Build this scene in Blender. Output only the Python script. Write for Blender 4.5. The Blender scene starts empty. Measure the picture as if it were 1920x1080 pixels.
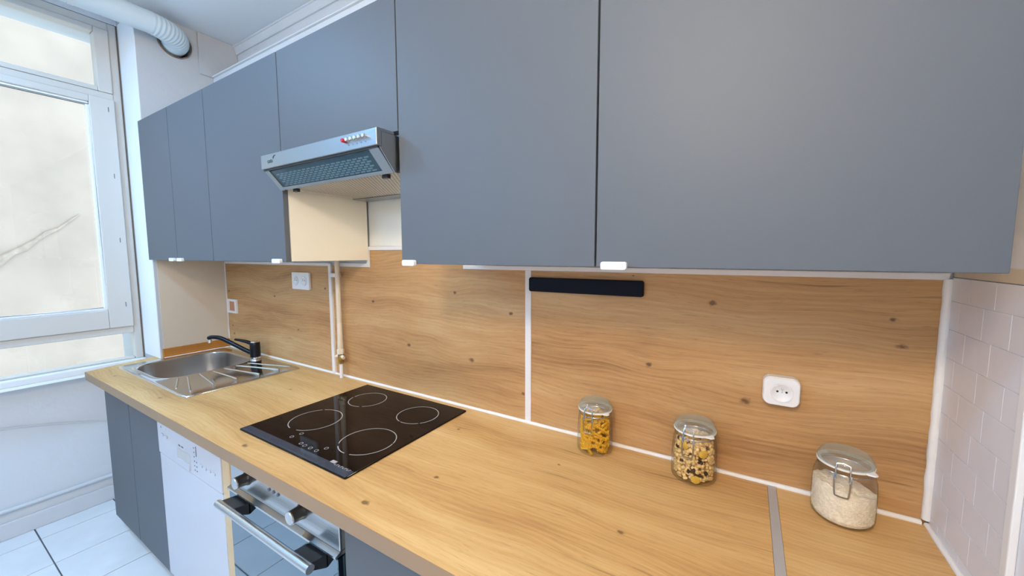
import bpy, bmesh, math, random
from mathutils import Vector, Matrix, noise
random.seed(7)
SC = bpy.context.scene
COL = SC.collection
PI = math.pi

# ------------------------------------------------------------------ camera
F_PX, YAW, PITCH, ROLL = 724.884, 0.54574, 0.087675, -0.002142
CAM = Vector((-0.37795, -1.20307, 1.52621))
fw = Vector((-math.sin(YAW)*math.cos(PITCH), math.cos(YAW)*math.cos(PITCH), -math.sin(PITCH)))
rt = Vector((math.cos(YAW), math.sin(YAW), 0)); upv = rt.cross(fw)
r2 = rt*math.cos(ROLL) + upv*math.sin(ROLL); u2 = upv*math.cos(ROLL) - rt*math.sin(ROLL)
cd = bpy.data.cameras.new('camera'); cam = bpy.data.objects.new('camera', cd); COL.objects.link(cam)
cd.sensor_width = 36.0; cd.sensor_fit = 'HORIZONTAL'; cd.lens = F_PX/1920*36.0
cd.clip_start = 0.02; cd.clip_end = 60
m = Matrix((r2, u2, -fw)).transposed().to_4x4(); m.translation = CAM
cam.matrix_world = m
SC.camera = cam

# ------------------------------------------------------------------ world, light, exposure
SC.view_settings.view_transform = 'Standard'
SC.view_settings.look = 'None'
SC.view_settings.gamma = 1.0
SC.view_settings.use_curve_mapping = False
SC.view_settings.exposure = 0.0
W = bpy.data.worlds.new('sky'); SC.world = W; W.use_nodes = True
bg = W.node_tree.nodes['Background']
bg.inputs['Color'].default_value = (0.58, 0.82, 1.0, 1)
bg.inputs['Strength'].default_value = 4.0
SC.cycles.max_bounces = 10; SC.cycles.diffuse_bounces = 5; SC.cycles.transparent_max_bounces = 24
SC.cycles.use_denoising = True
SC.cycles.sample_clamp_indirect = 6.0

# warm globe lamp, then two added cool fill lamps, all unseen: position, strength, colour
GLOBE = ((-0.55, -1.85, 2.34), 98.0, (1.0, 0.86, 0.68))
FILL_DISC = ((-2.75, -1.45, 2.80), 30.0, (0.28, 0.60, 1.0))  # unseen lamp added to tint the window side blue
FILL_GLOBE = ((-2.15, -2.25, 2.05), 44.0, (0.25, 0.55, 1.0))  # unseen globe added as cool fill for the left doors and backsplash

# ------------------------------------------------------------------ helpers
def lin(c):
    return tuple((v/12.92 if v <= .04045 else ((v+.055)/1.055)**2.4) for v in c)
def rgb(r, g, b): return lin((r/255, g/255, b/255))

def mat(name, color, rough=.5, metal=0.0, spec=.5, bump=0.0, bscale=60.0, var=0.0, vscale=3.0, coat=0.0, stretch=None, emit=None):
    M = bpy.data.materials.new(name); M.use_nodes = True
    nt = M.node_tree; N = nt.nodes; L = nt.links; b = N['Principled BSDF']
    b.inputs['Base Color'].default_value = (*color, 1)
    b.inputs['Roughness'].default_value = rough
    b.inputs['Metallic'].default_value = metal
    b.inputs['Specular IOR Level'].default_value = spec
    if coat: b.inputs['Coat Weight'].default_value = coat; b.inputs['Coat Roughness'].default_value = .05
    if emit:
        b.inputs['Emission Color'].default_value = (*emit[0], 1); b.inputs['Emission Strength'].default_value = emit[1]
    tc = mp = None
    if bump or var:
        tc = N.new('ShaderNodeTexCoord'); mp = N.new('ShaderNodeMapping'); L.new(tc.outputs['Object'], mp.inputs['Vector'])
        if stretch: mp.inputs['Scale'].default_value = stretch
    if var:
        n = N.new('ShaderNodeTexNoise'); n.inputs['Scale'].default_value = vscale; n.inputs['Detail'].default_value = 5
        L.new(mp.outputs[0], n.inputs['Vector'])
        r = N.new('ShaderNodeMapRange'); r.inputs['From Min'].default_value = .3; r.inputs['From Max'].default_value = .7
        r.inputs['To Min'].default_value = 1-var; r.inputs['To Max'].default_value = 1+var
        L.new(n.outputs['Fac'], r.inputs['Value'])
        v = N.new('ShaderNodeVectorMath'); v.operation = 'SCALE'; v.inputs[0].default_value = color
        L.new(r.outputs[0], v.inputs['Scale']); L.new(v.outputs[0], b.inputs['Base Color'])
    if bump:
        n = N.new('ShaderNodeTexNoise'); n.inputs['Scale'].default_value = bscale; n.inputs['Detail'].default_value = 4
        L.new(mp.outputs[0], n.inputs['Vector'])
        bp = N.new('ShaderNodeBump'); bp.inputs['Strength'].default_value = bump; bp.inputs['Distance'].default_value = .01
        L.new(n.outputs['Fac'], bp.inputs['Height']); L.new(bp.outputs[0], b.inputs['Normal'])
    return M

def thin_glass(name, tint=(1, 1, 1), rough=0.0, edge=None, refl=.04, veil=0.0):
    """A single sheet of glass: fresnel reflection over clear transmission."""
    M = bpy.data.materials.new(name); M.use_nodes = True
    nt = M.node_tree; N = nt.nodes; L = nt.links; N.remove(N['Principled BSDF'])
    out = N['Material Output']
    t = N.new('ShaderNodeBsdfTransparent'); g = N.new('ShaderNodeBsdfGlossy'); g.inputs['Roughness'].default_value = rough
    t.inputs['Color'].default_value = (*tint, 1)
    if edge:
        lw = N.new('ShaderNodeLayerWeight'); lw.inputs['Blend'].default_value = .35
        mx = N.new('ShaderNodeMix'); mx.data_type = 'RGBA'
        mx.inputs['A'].default_value = (*tint, 1); mx.inputs['B'].default_value = (*edge, 1)
        L.new(lw.outputs['Facing'], mx.inputs['Factor']); L.new(mx.outputs['Result'], t.inputs['Color'])
    l2 = N.new('ShaderNodeLayerWeight'); l2.inputs['Blend'].default_value = .5
    pw = N.new('ShaderNodeMath'); pw.operation = 'POWER'; pw.inputs[1].default_value = 4.0; L.new(l2.outputs['Facing'], pw.inputs[0])
    f = N.new('ShaderNodeMath'); f.operation = 'MULTIPLY_ADD'; f.inputs[1].default_value = .55; f.inputs[2].default_value = refl; L.new(pw.outputs[0], f.inputs[0])
    mix = N.new('ShaderNodeMixShader')
    L.new(f.outputs[0], mix.inputs[0]); L.new(t.outputs[0], mix.inputs[1]); L.new(g.outputs[0], mix.inputs[2])
    last = mix
    if veil:
        df = N.new('ShaderNodeBsdfDiffuse'); df.inputs['Color'].default_value = (.80, .82, .76, 1)
        m2 = N.new('ShaderNodeMixShader'); m2.inputs[0].default_value = veil
        L.new(mix.outputs[0], m2.inputs[1]); L.new(df.outputs[0], m2.inputs[2]); last = m2
    L.new(last.outputs[0], out.inputs['Surface'])
    return M

def wood(name, dark, mid, light, plane, seed=0.0, knots=(), rough=.45):
    """Oak-look laminate, grain along X. plane 'xy' (worktop) or 'xz' (wall panel)."""
    M = bpy.data.materials.new(name); M.use_nodes = True
    nt = M.node_tree; N = nt.nodes; L = nt.links; b = N['Principled BSDF']
    b.inputs['Roughness'].default_value = rough; b.inputs['Specular IOR Level'].default_value = .35
    tc = N.new('ShaderNodeTexCoord'); sep = N.new('ShaderNodeSeparateXYZ'); L.new(tc.outputs['Object'], sep.inputs[0])
    cmb = N.new('ShaderNodeCombineXYZ'); L.new(sep.outputs['X'], cmb.inputs['X'])
    if plane == 'xy':
        L.new(sep.outputs['Y'], cmb.inputs['Y'])
    else:
        L.new(sep.outputs['Z'], cmb.inputs['Y'])
    cmb.inputs['Z'].default_value = seed
    def math_(op, a, bb=None, clamp=False):
        n = N.new('ShaderNodeMath'); n.operation = op; n.use_clamp = clamp
        for i, v in enumerate((a, bb)):
            if v is None: continue
            if isinstance(v, (int, float)): n.inputs[i].default_value = v
            else: L.new(v, n.inputs[i])
        return n.outputs[0]
    def vm(op, a, bb):
        n = N.new('ShaderNodeVectorMath'); n.operation = op
        for i, v in enumerate((a, bb)):
            if isinstance(v, tuple): n.inputs[i].default_value = v
            else: L.new(v, n.inputs[i])
        return n
    def nz(vec, scale, detail=4, rough_=.55, dist=0.0):
        n = N.new('ShaderNodeTexNoise'); n.inputs['Scale'].default_value = scale; n.inputs['Detail'].default_value = detail
        n.inputs['Roughness'].default_value = rough_; n.inputs['Distortion'].default_value = dist
        L.new(vec, n.inputs['Vector']); return n.outputs['Fac']
    uv = cmb.outputs[0]
    # knots: bend of the grain around them and their dark eye
    kmask = None; bend = None
    kn = nz(vm('MULTIPLY', uv, (60, 90, 1)).outputs[0], 1.0, 3)
    for (ku, kv, kr) in knots:
        d = vm('SUBTRACT', uv, (ku, kv, seed))
        dn = vm('MULTIPLY', d.outputs[0], (1/(kr*1.1), 1/(kr*.75), 0))
        ln = N.new('ShaderNodeVectorMath'); ln.operation = 'LENGTH'; L.new(dn.outputs[0], ln.inputs[0])
        dd = math_('ADD', ln.outputs['Value'], math_('MULTIPLY', math_('SUBTRACT', kn, .5), 1.8))
        mr = N.new('ShaderNodeMapRange'); mr.interpolation_type = 'SMOOTHSTEP'
        mr.inputs['From Min'].default_value = 1.15; mr.inputs['From Max'].default_value = .25
        mr.inputs['To Min'].default_value = 0; mr.inputs['To Max'].default_value = .78
        L.new(dd, mr.inputs['Value'])
        kmask = mr.outputs[0] if kmask is None else math_('MAXIMUM', kmask, mr.outputs[0])
        dw = vm('MULTIPLY', d.outputs[0], (1/(kr*8), 1/(kr*3), 0))
        lw = N.new('ShaderNodeVectorMath'); lw.operation = 'LENGTH'; L.new(dw.outputs[0], lw.inputs[0])
        fall = N.new('ShaderNodeMapRange'); fall.interpolation_type = 'SMOOTHSTEP'
        fall.inputs['From Min'].default_value = 2.0; fall.inputs['From Max'].default_value = 0
        fall.inputs['To Min'].default_value = 0; fall.inputs['To Max'].default_value = kr*1.3
        L.new(lw.outputs['Value'], fall.inputs['Value'])
        bend = fall.outputs[0] if bend is None else math_('ADD', bend, fall.outputs[0])
    if bend is not None:
        cb = N.new('ShaderNodeCombineXYZ'); L.new(bend, cb.inputs['Y'])
        uv = vm('ADD', uv, cb.outputs[0]).outputs[0]
    # slow waviness of the boards
    wv = nz(vm('MULTIPLY', uv, (1.6, 2.2, 1)).outputs[0], 1.0, 2)
    cw = N.new('ShaderNodeCombineXYZ'); L.new(math_('MULTIPLY', math_('SUBTRACT', wv, .5), .12), cw.inputs['Y'])
    uvw = vm('ADD', uv, cw.outputs[0]).outputs[0]
    band = nz(vm('MULTIPLY', uvw, (.9, 7.0, 1)).outputs[0], 1.0, 6, .62)
    streak = nz(vm('MULTIPLY', uvw, (2.2, 46, 1)).outputs[0], 1.0, 5, .65)
    fine = nz(vm('MULTIPLY', uvw, (9, 330, 1)).outputs[0], 1.0, 3, .6)
    ring = N.new('ShaderNodeTexWave'); ring.wave_type = 'BANDS'; ring.bands_direction = 'Y'
    ring.inputs['Scale'].default_value = 1.0; ring.inputs['Distortion'].default_value = 1.6
    ring.inputs['Detail'].default_value = 2.5; ring.inputs['Detail Scale'].default_value = .9
    L.new(vm('MULTIPLY', uvw, (1.1, 22, 1)).outputs[0], ring.inputs['Vector'])
    t = math_('ADD', math_('MULTIPLY', band, .82), math_('MULTIPLY', streak, .22))
    t = math_('ADD', t, math_('MULTIPLY', math_('SUBTRACT', fine, .5), .26))
    t = math_('ADD', t, math_('MULTIPLY', math_('SUBTRACT', ring.outputs['Fac'], .5), .045))
    cr = N.new('ShaderNodeValToRGB'); e = cr.color_ramp.elements
    e[0].position = .30; e[0].color = (*dark, 1); e[1].position = .72; e[1].color = (*light, 1)
    x = e.new(.49); x.color = (*mid, 1)
    L.new(t, cr.inputs[0])
    col = cr.outputs['Color']
    # thin dark cracks
    ck = nz(vm('MULTIPLY', uvw, (3.2, 95, 1)).outputs[0], 1.0, 2, .5)
    ckm = N.new('ShaderNodeMapRange'); ckm.inputs['From Min'].default_value = .70; ckm.inputs['From Max'].default_value = .78
    ckm.inputs['To Max'].default_value = .6; L.new(ck, ckm.inputs['Value'])
    def mixc(fac, c1, c2):
        mx = N.new('ShaderNodeMix'); mx.data_type = 'RGBA'; L.new(fac, mx.inputs['Factor']); L.new(c1, mx.inputs['A'])
        mx.inputs['B'].default_value = (*c2, 1); return mx.outputs['Result']
    # short dark pores along the grain
    pr = nz(vm('MULTIPLY', uvw, (26, 420, 1)).outputs[0], 1.0, 2, .5)
    prm = N.new('ShaderNodeMapRange'); prm.inputs['From Min'].default_value = .60; prm.inputs['From Max'].default_value = .74
    prm.inputs['To Max'].default_value = .38; L.new(pr, prm.inputs['Value'])
    col = mixc(prm.outputs[0], col, tuple(v*.72 for v in dark))
    kd = tuple(v*.28 for v in dark)
    col = mixc(ckm.outputs[0], col, tuple(v*.5 for v in dark))
    if kmask is not None: col = mixc(kmask, col, kd)
    L.new(col, b.inputs['Base Color'])
    bp = N.new('ShaderNodeBump'); bp.inputs['Strength'].default_value = .12; bp.inputs['Distance'].default_value = .002
    L.new(fine, bp.inputs['Height']); L.new(bp.outputs[0], b.inputs['Normal'])
    return M

def new(): return bmesh.new()

def box(bm, x0, x1, y0, y1, z0, z1):
    vs = [bm.verts.new(p) for p in ((x0,y0,z0),(x1,y0,z0),(x1,y1,z0),(x0,y1,z0),(x0,y0,z1),(x1,y0,z1),(x1,y1,z1),(x0,y1,z1))]
    for f in ((3,2,1,0),(4,5,6,7),(0,1,5,4),(1,2,6,5),(2,3,7,6),(3,0,4,7)): bm.faces.new([vs[i] for i in f])
    return bm

def bx(x0, x1, y0, y1, z0, z1): return box(new(), x0, x1, y0, y1, z0, z1)

def prism(bm, pts, axis, a, b):
    """Extrude a 2-D outline: axis 'x' takes (y,z), 'y' takes (x,z), 'z' takes (x,y)."""
    def P(p, t): return {'x': (t, p[0], p[1]), 'y': (p[0], t, p[1]), 'z': (p[0], p[1], t)}[axis]
    A = [bm.verts.new(P(p, a)) for p in pts]; B = [bm.verts.new(P(p, b)) for p in pts]; n = len(pts)
    bm.faces.new(A); bm.faces.new(B[::-1])
    for i in range(n): bm.faces.new((A[i], B[i], B[(i+1) % n], A[(i+1) % n]))
    return bm

def rrect(x0, x1, y0, y1, r, n=5):
    out = []
    for cx, cy, a0 in ((x1-r, y1-r, 0), (x0+r, y1-r, 90), (x0+r, y0+r, 180), (x1-r, y0+r, 270)):
        for k in range(n+1):
            a = math.radians(a0 + 90*k/n); out.append((cx + r*math.cos(a), cy + r*math.sin(a)))
    return out

def tube(bm, pts, r, n=12, caps=True, radii=None, closed=False):
    pts = [Vector(p) for p in pts]; m_ = len(pts); rings = []
    up = None
    for i, p in enumerate(pts):
        if closed: t = pts[(i+1) % m_] - pts[i-1]
        else: t = pts[min(i+1, m_-1)] - pts[max(i-1, 0)]
        t.normalize()
        if up is None: up = Vector((0, 0, 1)) if abs(t.z) < .9 else Vector((1, 0, 0))
        side = t.cross(up); side.normalize(); up = side.cross(t); up.normalize()
        rr = radii[i] if radii else r
        rings.append([bm.verts.new(p + (side*math.cos(2*PI*k/n) + up*math.sin(2*PI*k/n))*rr) for k in range(n)])
    for i in range(m_ if closed else m_-1):
        A, B = rings[i], rings[(i+1) % m_]
        for k in range(n): bm.faces.new((A[k], A[(k+1) % n], B[(k+1) % n], B[k]))
    if caps and not closed:
        bm.faces.new(rings[0][::-1]); bm.faces.new(rings[-1])
    return bm

def lathe(bm, prof, c=(0, 0, 0), n=48):
    rings = []
    for r, z in prof:
        if r < 1e-6: rings.append([bm.verts.new((c[0], c[1], c[2]+z))])
        else: rings.append([bm.verts.new((c[0]+r*math.cos(2*PI*k/n), c[1]+r*math.sin(2*PI*k/n), c[2]+z)) for k in range(n)])
    for A, B in zip(rings, rings[1:]):
        for k in range(n):
            k2 = (k+1) % n
            if len(A) == 1 and len(B) > 1: bm.faces.new((A[0], B[k2], B[k]))
            elif len(B) == 1 and len(A) > 1: bm.faces.new((A[k], A[k2], B[0]))
            elif len(A) > 1: bm.faces.new((A[k], A[k2], B[k2], B[k]))
    return bm

def catmull(pts, k=8):
    P = [Vector(p) for p in pts]; out = []
    for i in range(len(P)-1):
        p0, p1, p2, p3 = P[max(i-1, 0)], P[i], P[i+1], P[min(i+2, len(P)-1)]
        for j in range(k):
            t = j/k
            out.append(.5*((2*p1)+(p2-p0)*t+(2*p0-5*p1+4*p2-p3)*t*t+(3*p1-p0-3*p2+p3)*t**3))
    out.append(P[-1]); return out

def obj(name, bm, material, parent=None, bevel=0.0, seg=2, smooth=False, label=None):
    bmesh.ops.remove_doubles(bm, verts=bm.verts, dist=1e-6)
    bmesh.ops.recalc_face_normals(bm, faces=bm.faces)
    if bevel: bmesh.ops.bevel(bm, geom=[e for e in bm.edges if e.calc_face_angle(0) > .5], offset=bevel, segments=seg, affect='EDGES', profile=.5)
    me = bpy.data.meshes.new(name); bm.to_mesh(me); bm.free()
    me.materials.append(material)
    o = bpy.data.objects.new(name, me); COL.objects.link(o)
    if smooth:
        me.polygons.foreach_set('use_smooth', [True]*len(me.polygons))
        me.set_sharp_from_angle(angle=math.radians(38 if smooth is True else smooth))
    if parent: put(o, parent)
    if label: o['label'] = label
    return o

def put(o, parent):
    o.parent = parent; o.matrix_parent_inverse = parent.matrix_world.inverted()

def thing(name, label, cat, loc, group=None):
    o = bpy.data.objects.new(name, None); COL.objects.link(o); o.empty_display_size = .05
    o.location = loc; o.matrix_world = Matrix.Translation(loc)
    return tag(o, label, cat, group)

def tag(o, label, cat, group=None):
    o['label'] = label; o['category'] = cat
    if group: o['group'] = group
    return o

def struct(name, bm, material, parent=None, bevel=0.0, smooth=False):
    o = obj(name, bm, material, parent, bevel, smooth=smooth)
    if not parent: o['kind'] = 'structure'
    return o

def text_mesh(name, body, size, loc, rot, material, parent, extrude=.0003):
    cu = bpy.data.curves.new(name, 'FONT'); cu.body = body; cu.size = size; cu.extrude = extrude
    t = bpy.data.objects.new(name, cu); COL.objects.link(t)
    bpy.context.view_layer.update()
    me = bpy.data.meshes.new_from_object(t.evaluated_get(bpy.context.evaluated_depsgraph_get()))
    bpy.data.objects.remove(t); bpy.data.curves.remove(cu)
    me.transform(Matrix.Translation(loc) @ rot.to_4x4()); me.materials.clear(); me.materials.append(material)
    o = bpy.data.objects.new(name, me); COL.objects.link(o); put(o, parent); return o

# ------------------------------------------------------------------ materials
M = {}
M['white_paint'] = mat('white_paint', (.66, .67, .68), .6, bump=.15, bscale=35, var=.03, vscale=2)
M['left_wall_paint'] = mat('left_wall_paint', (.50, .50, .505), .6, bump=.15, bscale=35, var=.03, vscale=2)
M['ceiling_paint'] = mat('ceiling_paint', (.76, .79, .82), .7, bump=.08, bscale=50)
M['niche_paint'] = mat('niche_paint', (.72, .74, .76), .55, bump=.2, bscale=20, var=.03, vscale=2)
M['cream_paint'] = mat('cream_paint', rgb(208, 192, 170), .55, bump=.1, bscale=30, var=.03, vscale=2)
M['lilac_paint'] = mat('lilac_paint', (.74, .73, .76), .45, bump=.15, bscale=30, var=.02)
M['pvc'] = mat('pvc', (.62, .59, .54), .35)
M['bead_white'] = mat('bead_white', (.82, .82, .81), .35)
M['trim_white'] = mat('trim_white', (.80, .77, .75), .45)
M['sealant'] = mat('sealant', (.86, .83, .80), .4, bump=.2, bscale=90)
M['tile_lilac'] = mat('tile_lilac', (.74, .725, .755), .32, bump=.08, bscale=25, var=.02, vscale=6)
M['floor_tile'] = mat('floor_tile', (.82, .83, .84), .22, bump=.05, bscale=12, var=.06, vscale=5)
M['grout'] = mat('grout', (.12, .12, .13), .8, bump=.3, bscale=80)
M['door_grey'] = mat('door_grey', (.099, .111, .127), .50, spec=.4, bump=.02, bscale=300)
M['carcass'] = mat('carcass', rgb(232, 224, 206), .45)
M['dark_edge'] = mat('dark_edge', (.06, .055, .05), .5)
M['handle_white'] = mat('handle_white', (.85, .85, .85), .3)
M['steel'] = mat('steel', (.62, .62, .61), .24, metal=1.0, bump=.03, bscale=200, stretch=(.05, 1, 1))
M['steel_sink'] = mat('steel_sink', (.66, .65, .63), .13, metal=1.0, bump=.02, bscale=60)
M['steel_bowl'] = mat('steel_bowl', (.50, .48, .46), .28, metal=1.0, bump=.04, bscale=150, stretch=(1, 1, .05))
M['chrome'] = mat('chrome', (.78, .78, .78), .08, metal=1.0)
M['hood_steel'] = mat('hood_steel', (.38, .40, .41), .32, metal=1.0, bump=.03, bscale=200, stretch=(.05, 1, 1))
M['black_plastic'] = mat('black_plastic', (.012, .012, .014), .35)
M['black_metal'] = mat('black_metal', (.006, .007, .010), .30, spec=.28)
M['navy_black'] = mat('navy_black', (.004, .006, .014), .5, spec=.15)
M['hob_glass'] = mat('hob_glass', (.008, .005, .005), .03, spec=.14)
M['hob_bevel'] = mat('hob_bevel', (.035, .05, .075), .06, spec=.8)
M['hob_print'] = mat('hob_print', (.42, .40, .38), .4)
M['oven_glass'] = mat('oven_glass', (.18, .25, .30), .03, metal=1.0)
M['appliance_white'] = mat('appliance_white', (.56, .56, .60), .12, spec=.6)
M['grey_mark'] = mat('grey_mark', (.12, .12, .15), .5)
M['soft_mark'] = mat('soft_mark', (.62, .60, .62), .4)
M['red_plastic'] = mat('red_plastic', (.45, .01, .02), .35)
M['pipe_cream'] = mat('pipe_cream', rgb(226, 212, 190), .45, bump=.15, bscale=40)
M['brass'] = mat('brass', (.50, .36, .14), .3, metal=1.0)
M['duct_pvc'] = mat('duct_pvc', (.60, .68, .72), .3, spec=.5)
M['duct_hole'] = mat('duct_hole', (.03, .025, .02), .7)
M['socket'] = mat('socket', (.85, .84, .84), .3)
M['hole_black'] = mat('hole_black', (.008, .008, .008), .6)
M['glass_pane'] = thin_glass('glass_pane', (.97, .98, .98), refl=.03)
M['glass_jar'] = thin_glass('glass_jar', (.99, .99, .985), edge=(.78, .80, .76), refl=.05)
M['glass_lid'] = thin_glass('glass_lid', (.95, .96, .93), rough=.10, edge=(.66, .71, .63), refl=.07, veil=.16)
M['glass_visor'] = thin_glass('glass_visor', (.62, .72, .76), rough=.08)
M['rubber'] = mat('rubber', (.86, .84, .80), .5)
M['wire'] = mat('wire', (.42, .41, .40), .25, metal=1.0)
M['pasta'] = mat('pasta', rgb(240, 186, 40), .5, var=.12, vscale=30)
M['oats'] = mat('oats', rgb(226, 188, 122), .75, var=.30, vscale=110)
M['banana'] = mat('banana', rgb(222, 176, 62), .6, var=.1, vscale=60)
M['raisin'] = mat('raisin', rgb(52, 26, 20), .5, bump=.5, bscale=200)
M['rice'] = mat('rice', rgb(248, 232, 206), .6, var=.12, vscale=160, bump=.4, bscale=260)
M['skirting_wood'] = wood('skirting_wood', rgb(150, 92, 36), rgb(186, 122, 52), rgb(204, 142, 70), 'xz', 5.5)
M['spacer_wood'] = mat('spacer_wood', rgb(206, 178, 136), .5, var=.06, vscale=8)
M['hood_filter'] = mat('hood_filter', (.66, .62, .54), .4, metal=.25)
M['lit_slot'] = mat('lit_slot', (.80, .83, .78), .4)
M['visor_back'] = mat('visor_back', (.20, .25, .27), .4, metal=.3)
M['lamp_lens'] = mat('lamp_lens', (.9, .9, .8), .3, emit=((1.0, .92, .74), 6.0))

WD, WM_, WL = rgb(176, 130, 78), rgb(207, 163, 104), rgb(226, 190, 132)
BD, BM_, BL = rgb(146, 104, 64), rgb(187, 143, 94), rgb(208, 170, 120)  # worktop laminate again, darkened to hold the shade below the cabinets
KT = [(-1.166,-.613,.013),(-.593,-.388,.009),(-1.089,-.439,.008),(-.825,-.204,.006),(-1.743,-.623,.012),(-3.114,-.609,.011),(-2.522,-.606,.011),(-1.223,-.176,.007),(-2.143,-.255,.008)]
M['worktop'] = wood('worktop', WD, WM_, WL, 'xy', 1.3, KT)
M['worktop_end'] = wood('worktop_end', WD, WM_, WL, 'xy', 8.1)
M['worktop_edge'] = mat('worktop_edge', rgb(152, 124, 94), .5, var=.06, vscale=4)
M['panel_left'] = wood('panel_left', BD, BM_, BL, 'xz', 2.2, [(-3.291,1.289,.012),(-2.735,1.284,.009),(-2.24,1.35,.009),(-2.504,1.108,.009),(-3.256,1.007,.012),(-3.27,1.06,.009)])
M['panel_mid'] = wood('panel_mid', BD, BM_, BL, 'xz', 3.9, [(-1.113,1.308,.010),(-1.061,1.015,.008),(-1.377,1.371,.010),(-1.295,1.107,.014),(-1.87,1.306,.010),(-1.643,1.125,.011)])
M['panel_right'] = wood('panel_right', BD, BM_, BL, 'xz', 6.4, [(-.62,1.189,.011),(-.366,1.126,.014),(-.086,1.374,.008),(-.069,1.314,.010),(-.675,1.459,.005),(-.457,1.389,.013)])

# exterior plaster
def stucco():
    m_ = mat('stucco', (.42, .30, .235), .9, bump=.6, bscale=9, var=.10, vscale=2.2)
    return m_
M['stucco'] = stucco()

# ------------------------------------------------------------------ room shell
ZC = 2.89; XL = -3.33; XN = -3.725; YR = -0.36; YW = -1.78; YF = -2.75; ZT = 0.91
fl = struct('floor', bx(-3.80, .15, YF-.1, .25, -.10, -.004), M['grout'])
T = .3145
tile_me = None
gx0, gy0 = -3.57, -.85
for i in range(-1, 12):
    for j in range(-7, 2):
        x0, y0 = gx0 + i*T, gy0 + j*T
        x1, y1 = x0+T, y0+T
        if i == -1: x0 = XN + .001
        x1 = min(x1, 0.0); y0 = max(y0, YF)
        if y0 > -.50 or x1 - x0 < .04 or y1 - y0 < .04: continue
        if i == -1 or x1 == 0.0 or y0 == YF:
            b_ = bx(x0+.003, x1-.003, y0+.003, y1-.003, -.004, 0)
            obj('tile', b_, M['floor_tile'], fl, .0012, 1)
            continue
        if tile_me is None:
            o = obj('tile', bx(.0025, T-.0025, .0025, T-.0025, -.004, 0), M['floor_tile'], None, .0012, 1); tile_me = o.data
        else:
            o = bpy.data.objects.new('tile', tile_me); COL.objects.link(o)
        o.location = (x0, y0, 0); o.parent = fl
struct('ceiling', bx(-4.0, .15, YF-.1, .30, ZC, ZC+.1), M['ceiling_paint'])
# left wall: pier beside the window (with the duct hole), wall beyond the window, wall under it, lintel
def wall_with_hole():
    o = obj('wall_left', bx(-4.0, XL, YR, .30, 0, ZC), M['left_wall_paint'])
    cut = obj('cutter', tube(new(), [(XL-.30, -.182, 2.772), (XL+.05, -.182, 2.772)], .078, 40), M['white_paint'])
    md = o.modifiers.new('b', 'BOOLEAN'); md.object = cut; md.solver = 'EXACT'; md.operation = 'DIFFERENCE'
    bpy.context.view_layer.update()
    me = bpy.data.meshes.new_from_object(o.evaluated_get(bpy.context.evaluated_depsgraph_get()))
    o.modifiers.clear(); o.data = me; me.name = 'wall_left'
    cm = cut.data; bpy.data.objects.remove(cut); bpy.data.meshes.remove(cm)
    o['kind'] = 'structure'; return o
wl = wall_with_hole()
obj('hole_dark_disc', tube(new(), [(XL-.29, -.182, 2.772), (XL-.285, -.182, 2.772)], .077, 40), M['duct_hole'], wl)  # dark disc at the hole's end, its colour standing in for unlit depth
ring = new(); lathe(ring, [(.0775, 0), (.0775, .006), (.083, .006), (.083, 0)], (0, 0, 0), 40)
bmesh.ops.transform(ring, matrix=Matrix.Translation((XL+.0005, -.182, 2.772)) @ Matrix.Rotation(PI/2, 4, 'Y'), verts=ring.verts)
obj('hole_rim', ring, mat('rim_brown', rgb(120, 100, 84), .6), wl, smooth=True)
obj('cream_panel', bx(XL, XL+.004, -.345, -.004, ZT+.05, 1.50), M['cream_paint'], wl)
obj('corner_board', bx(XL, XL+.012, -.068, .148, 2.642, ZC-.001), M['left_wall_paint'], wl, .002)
obj('reveal_brightener', bx(-3.575, XL-.001, YR-.0035, YR, .912, 2.858), mat('reveal_bright_white', (.88, .89, .90), .4), wl)  # facing added in a paler white to carry the daylight on the reveal
struct('wall_left_far', bx(-4.0, XL, YF-.1, YW, 0, ZC), M['white_paint'])
wn = struct('wall_left_under_window', bx(-4.0, XN, YW+.0005, YR-.0005, 0, .80), M['niche_paint'])
struct('wall_left_lintel', bx(-4.0, -3.60, YW+.0005, YR-.0005, 2.86, ZC-.0005), M['white_paint'])
# skirting, pipe and cable low under the window
struct('baseboard_left', bx(XN, XN+.014, YW+.001, YR-.001, .0005, .092), M['white_paint'], bevel=.004)
# back wall: lined lower part, set-back upper part, moulding under the ceiling
wb = struct('wall_back', bx(XL+.0005, .0058, 0.006, .14, 0, 2.642), M['white_paint'])
struct('wall_back_upper', bx(XL+.0005, .0058, .15, .30, 0, ZC-.0005), M['white_paint'])
cv = new(); prism(cv, [(.1495, ZC-.001), (.1495, ZC-.052), (.141, ZC-.052), (.137, ZC-.045), (.130, ZC-.012), (.124, ZC-.010), (.124, ZC-.001)], 'x', XL+.013, .0)
struct('trim_1', cv, M['white_paint'])
struct('trim_2', bx(XL+.001, 0, -.006, .149, 2.6425, 2.650), M['white_paint'], bevel=.002)
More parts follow.
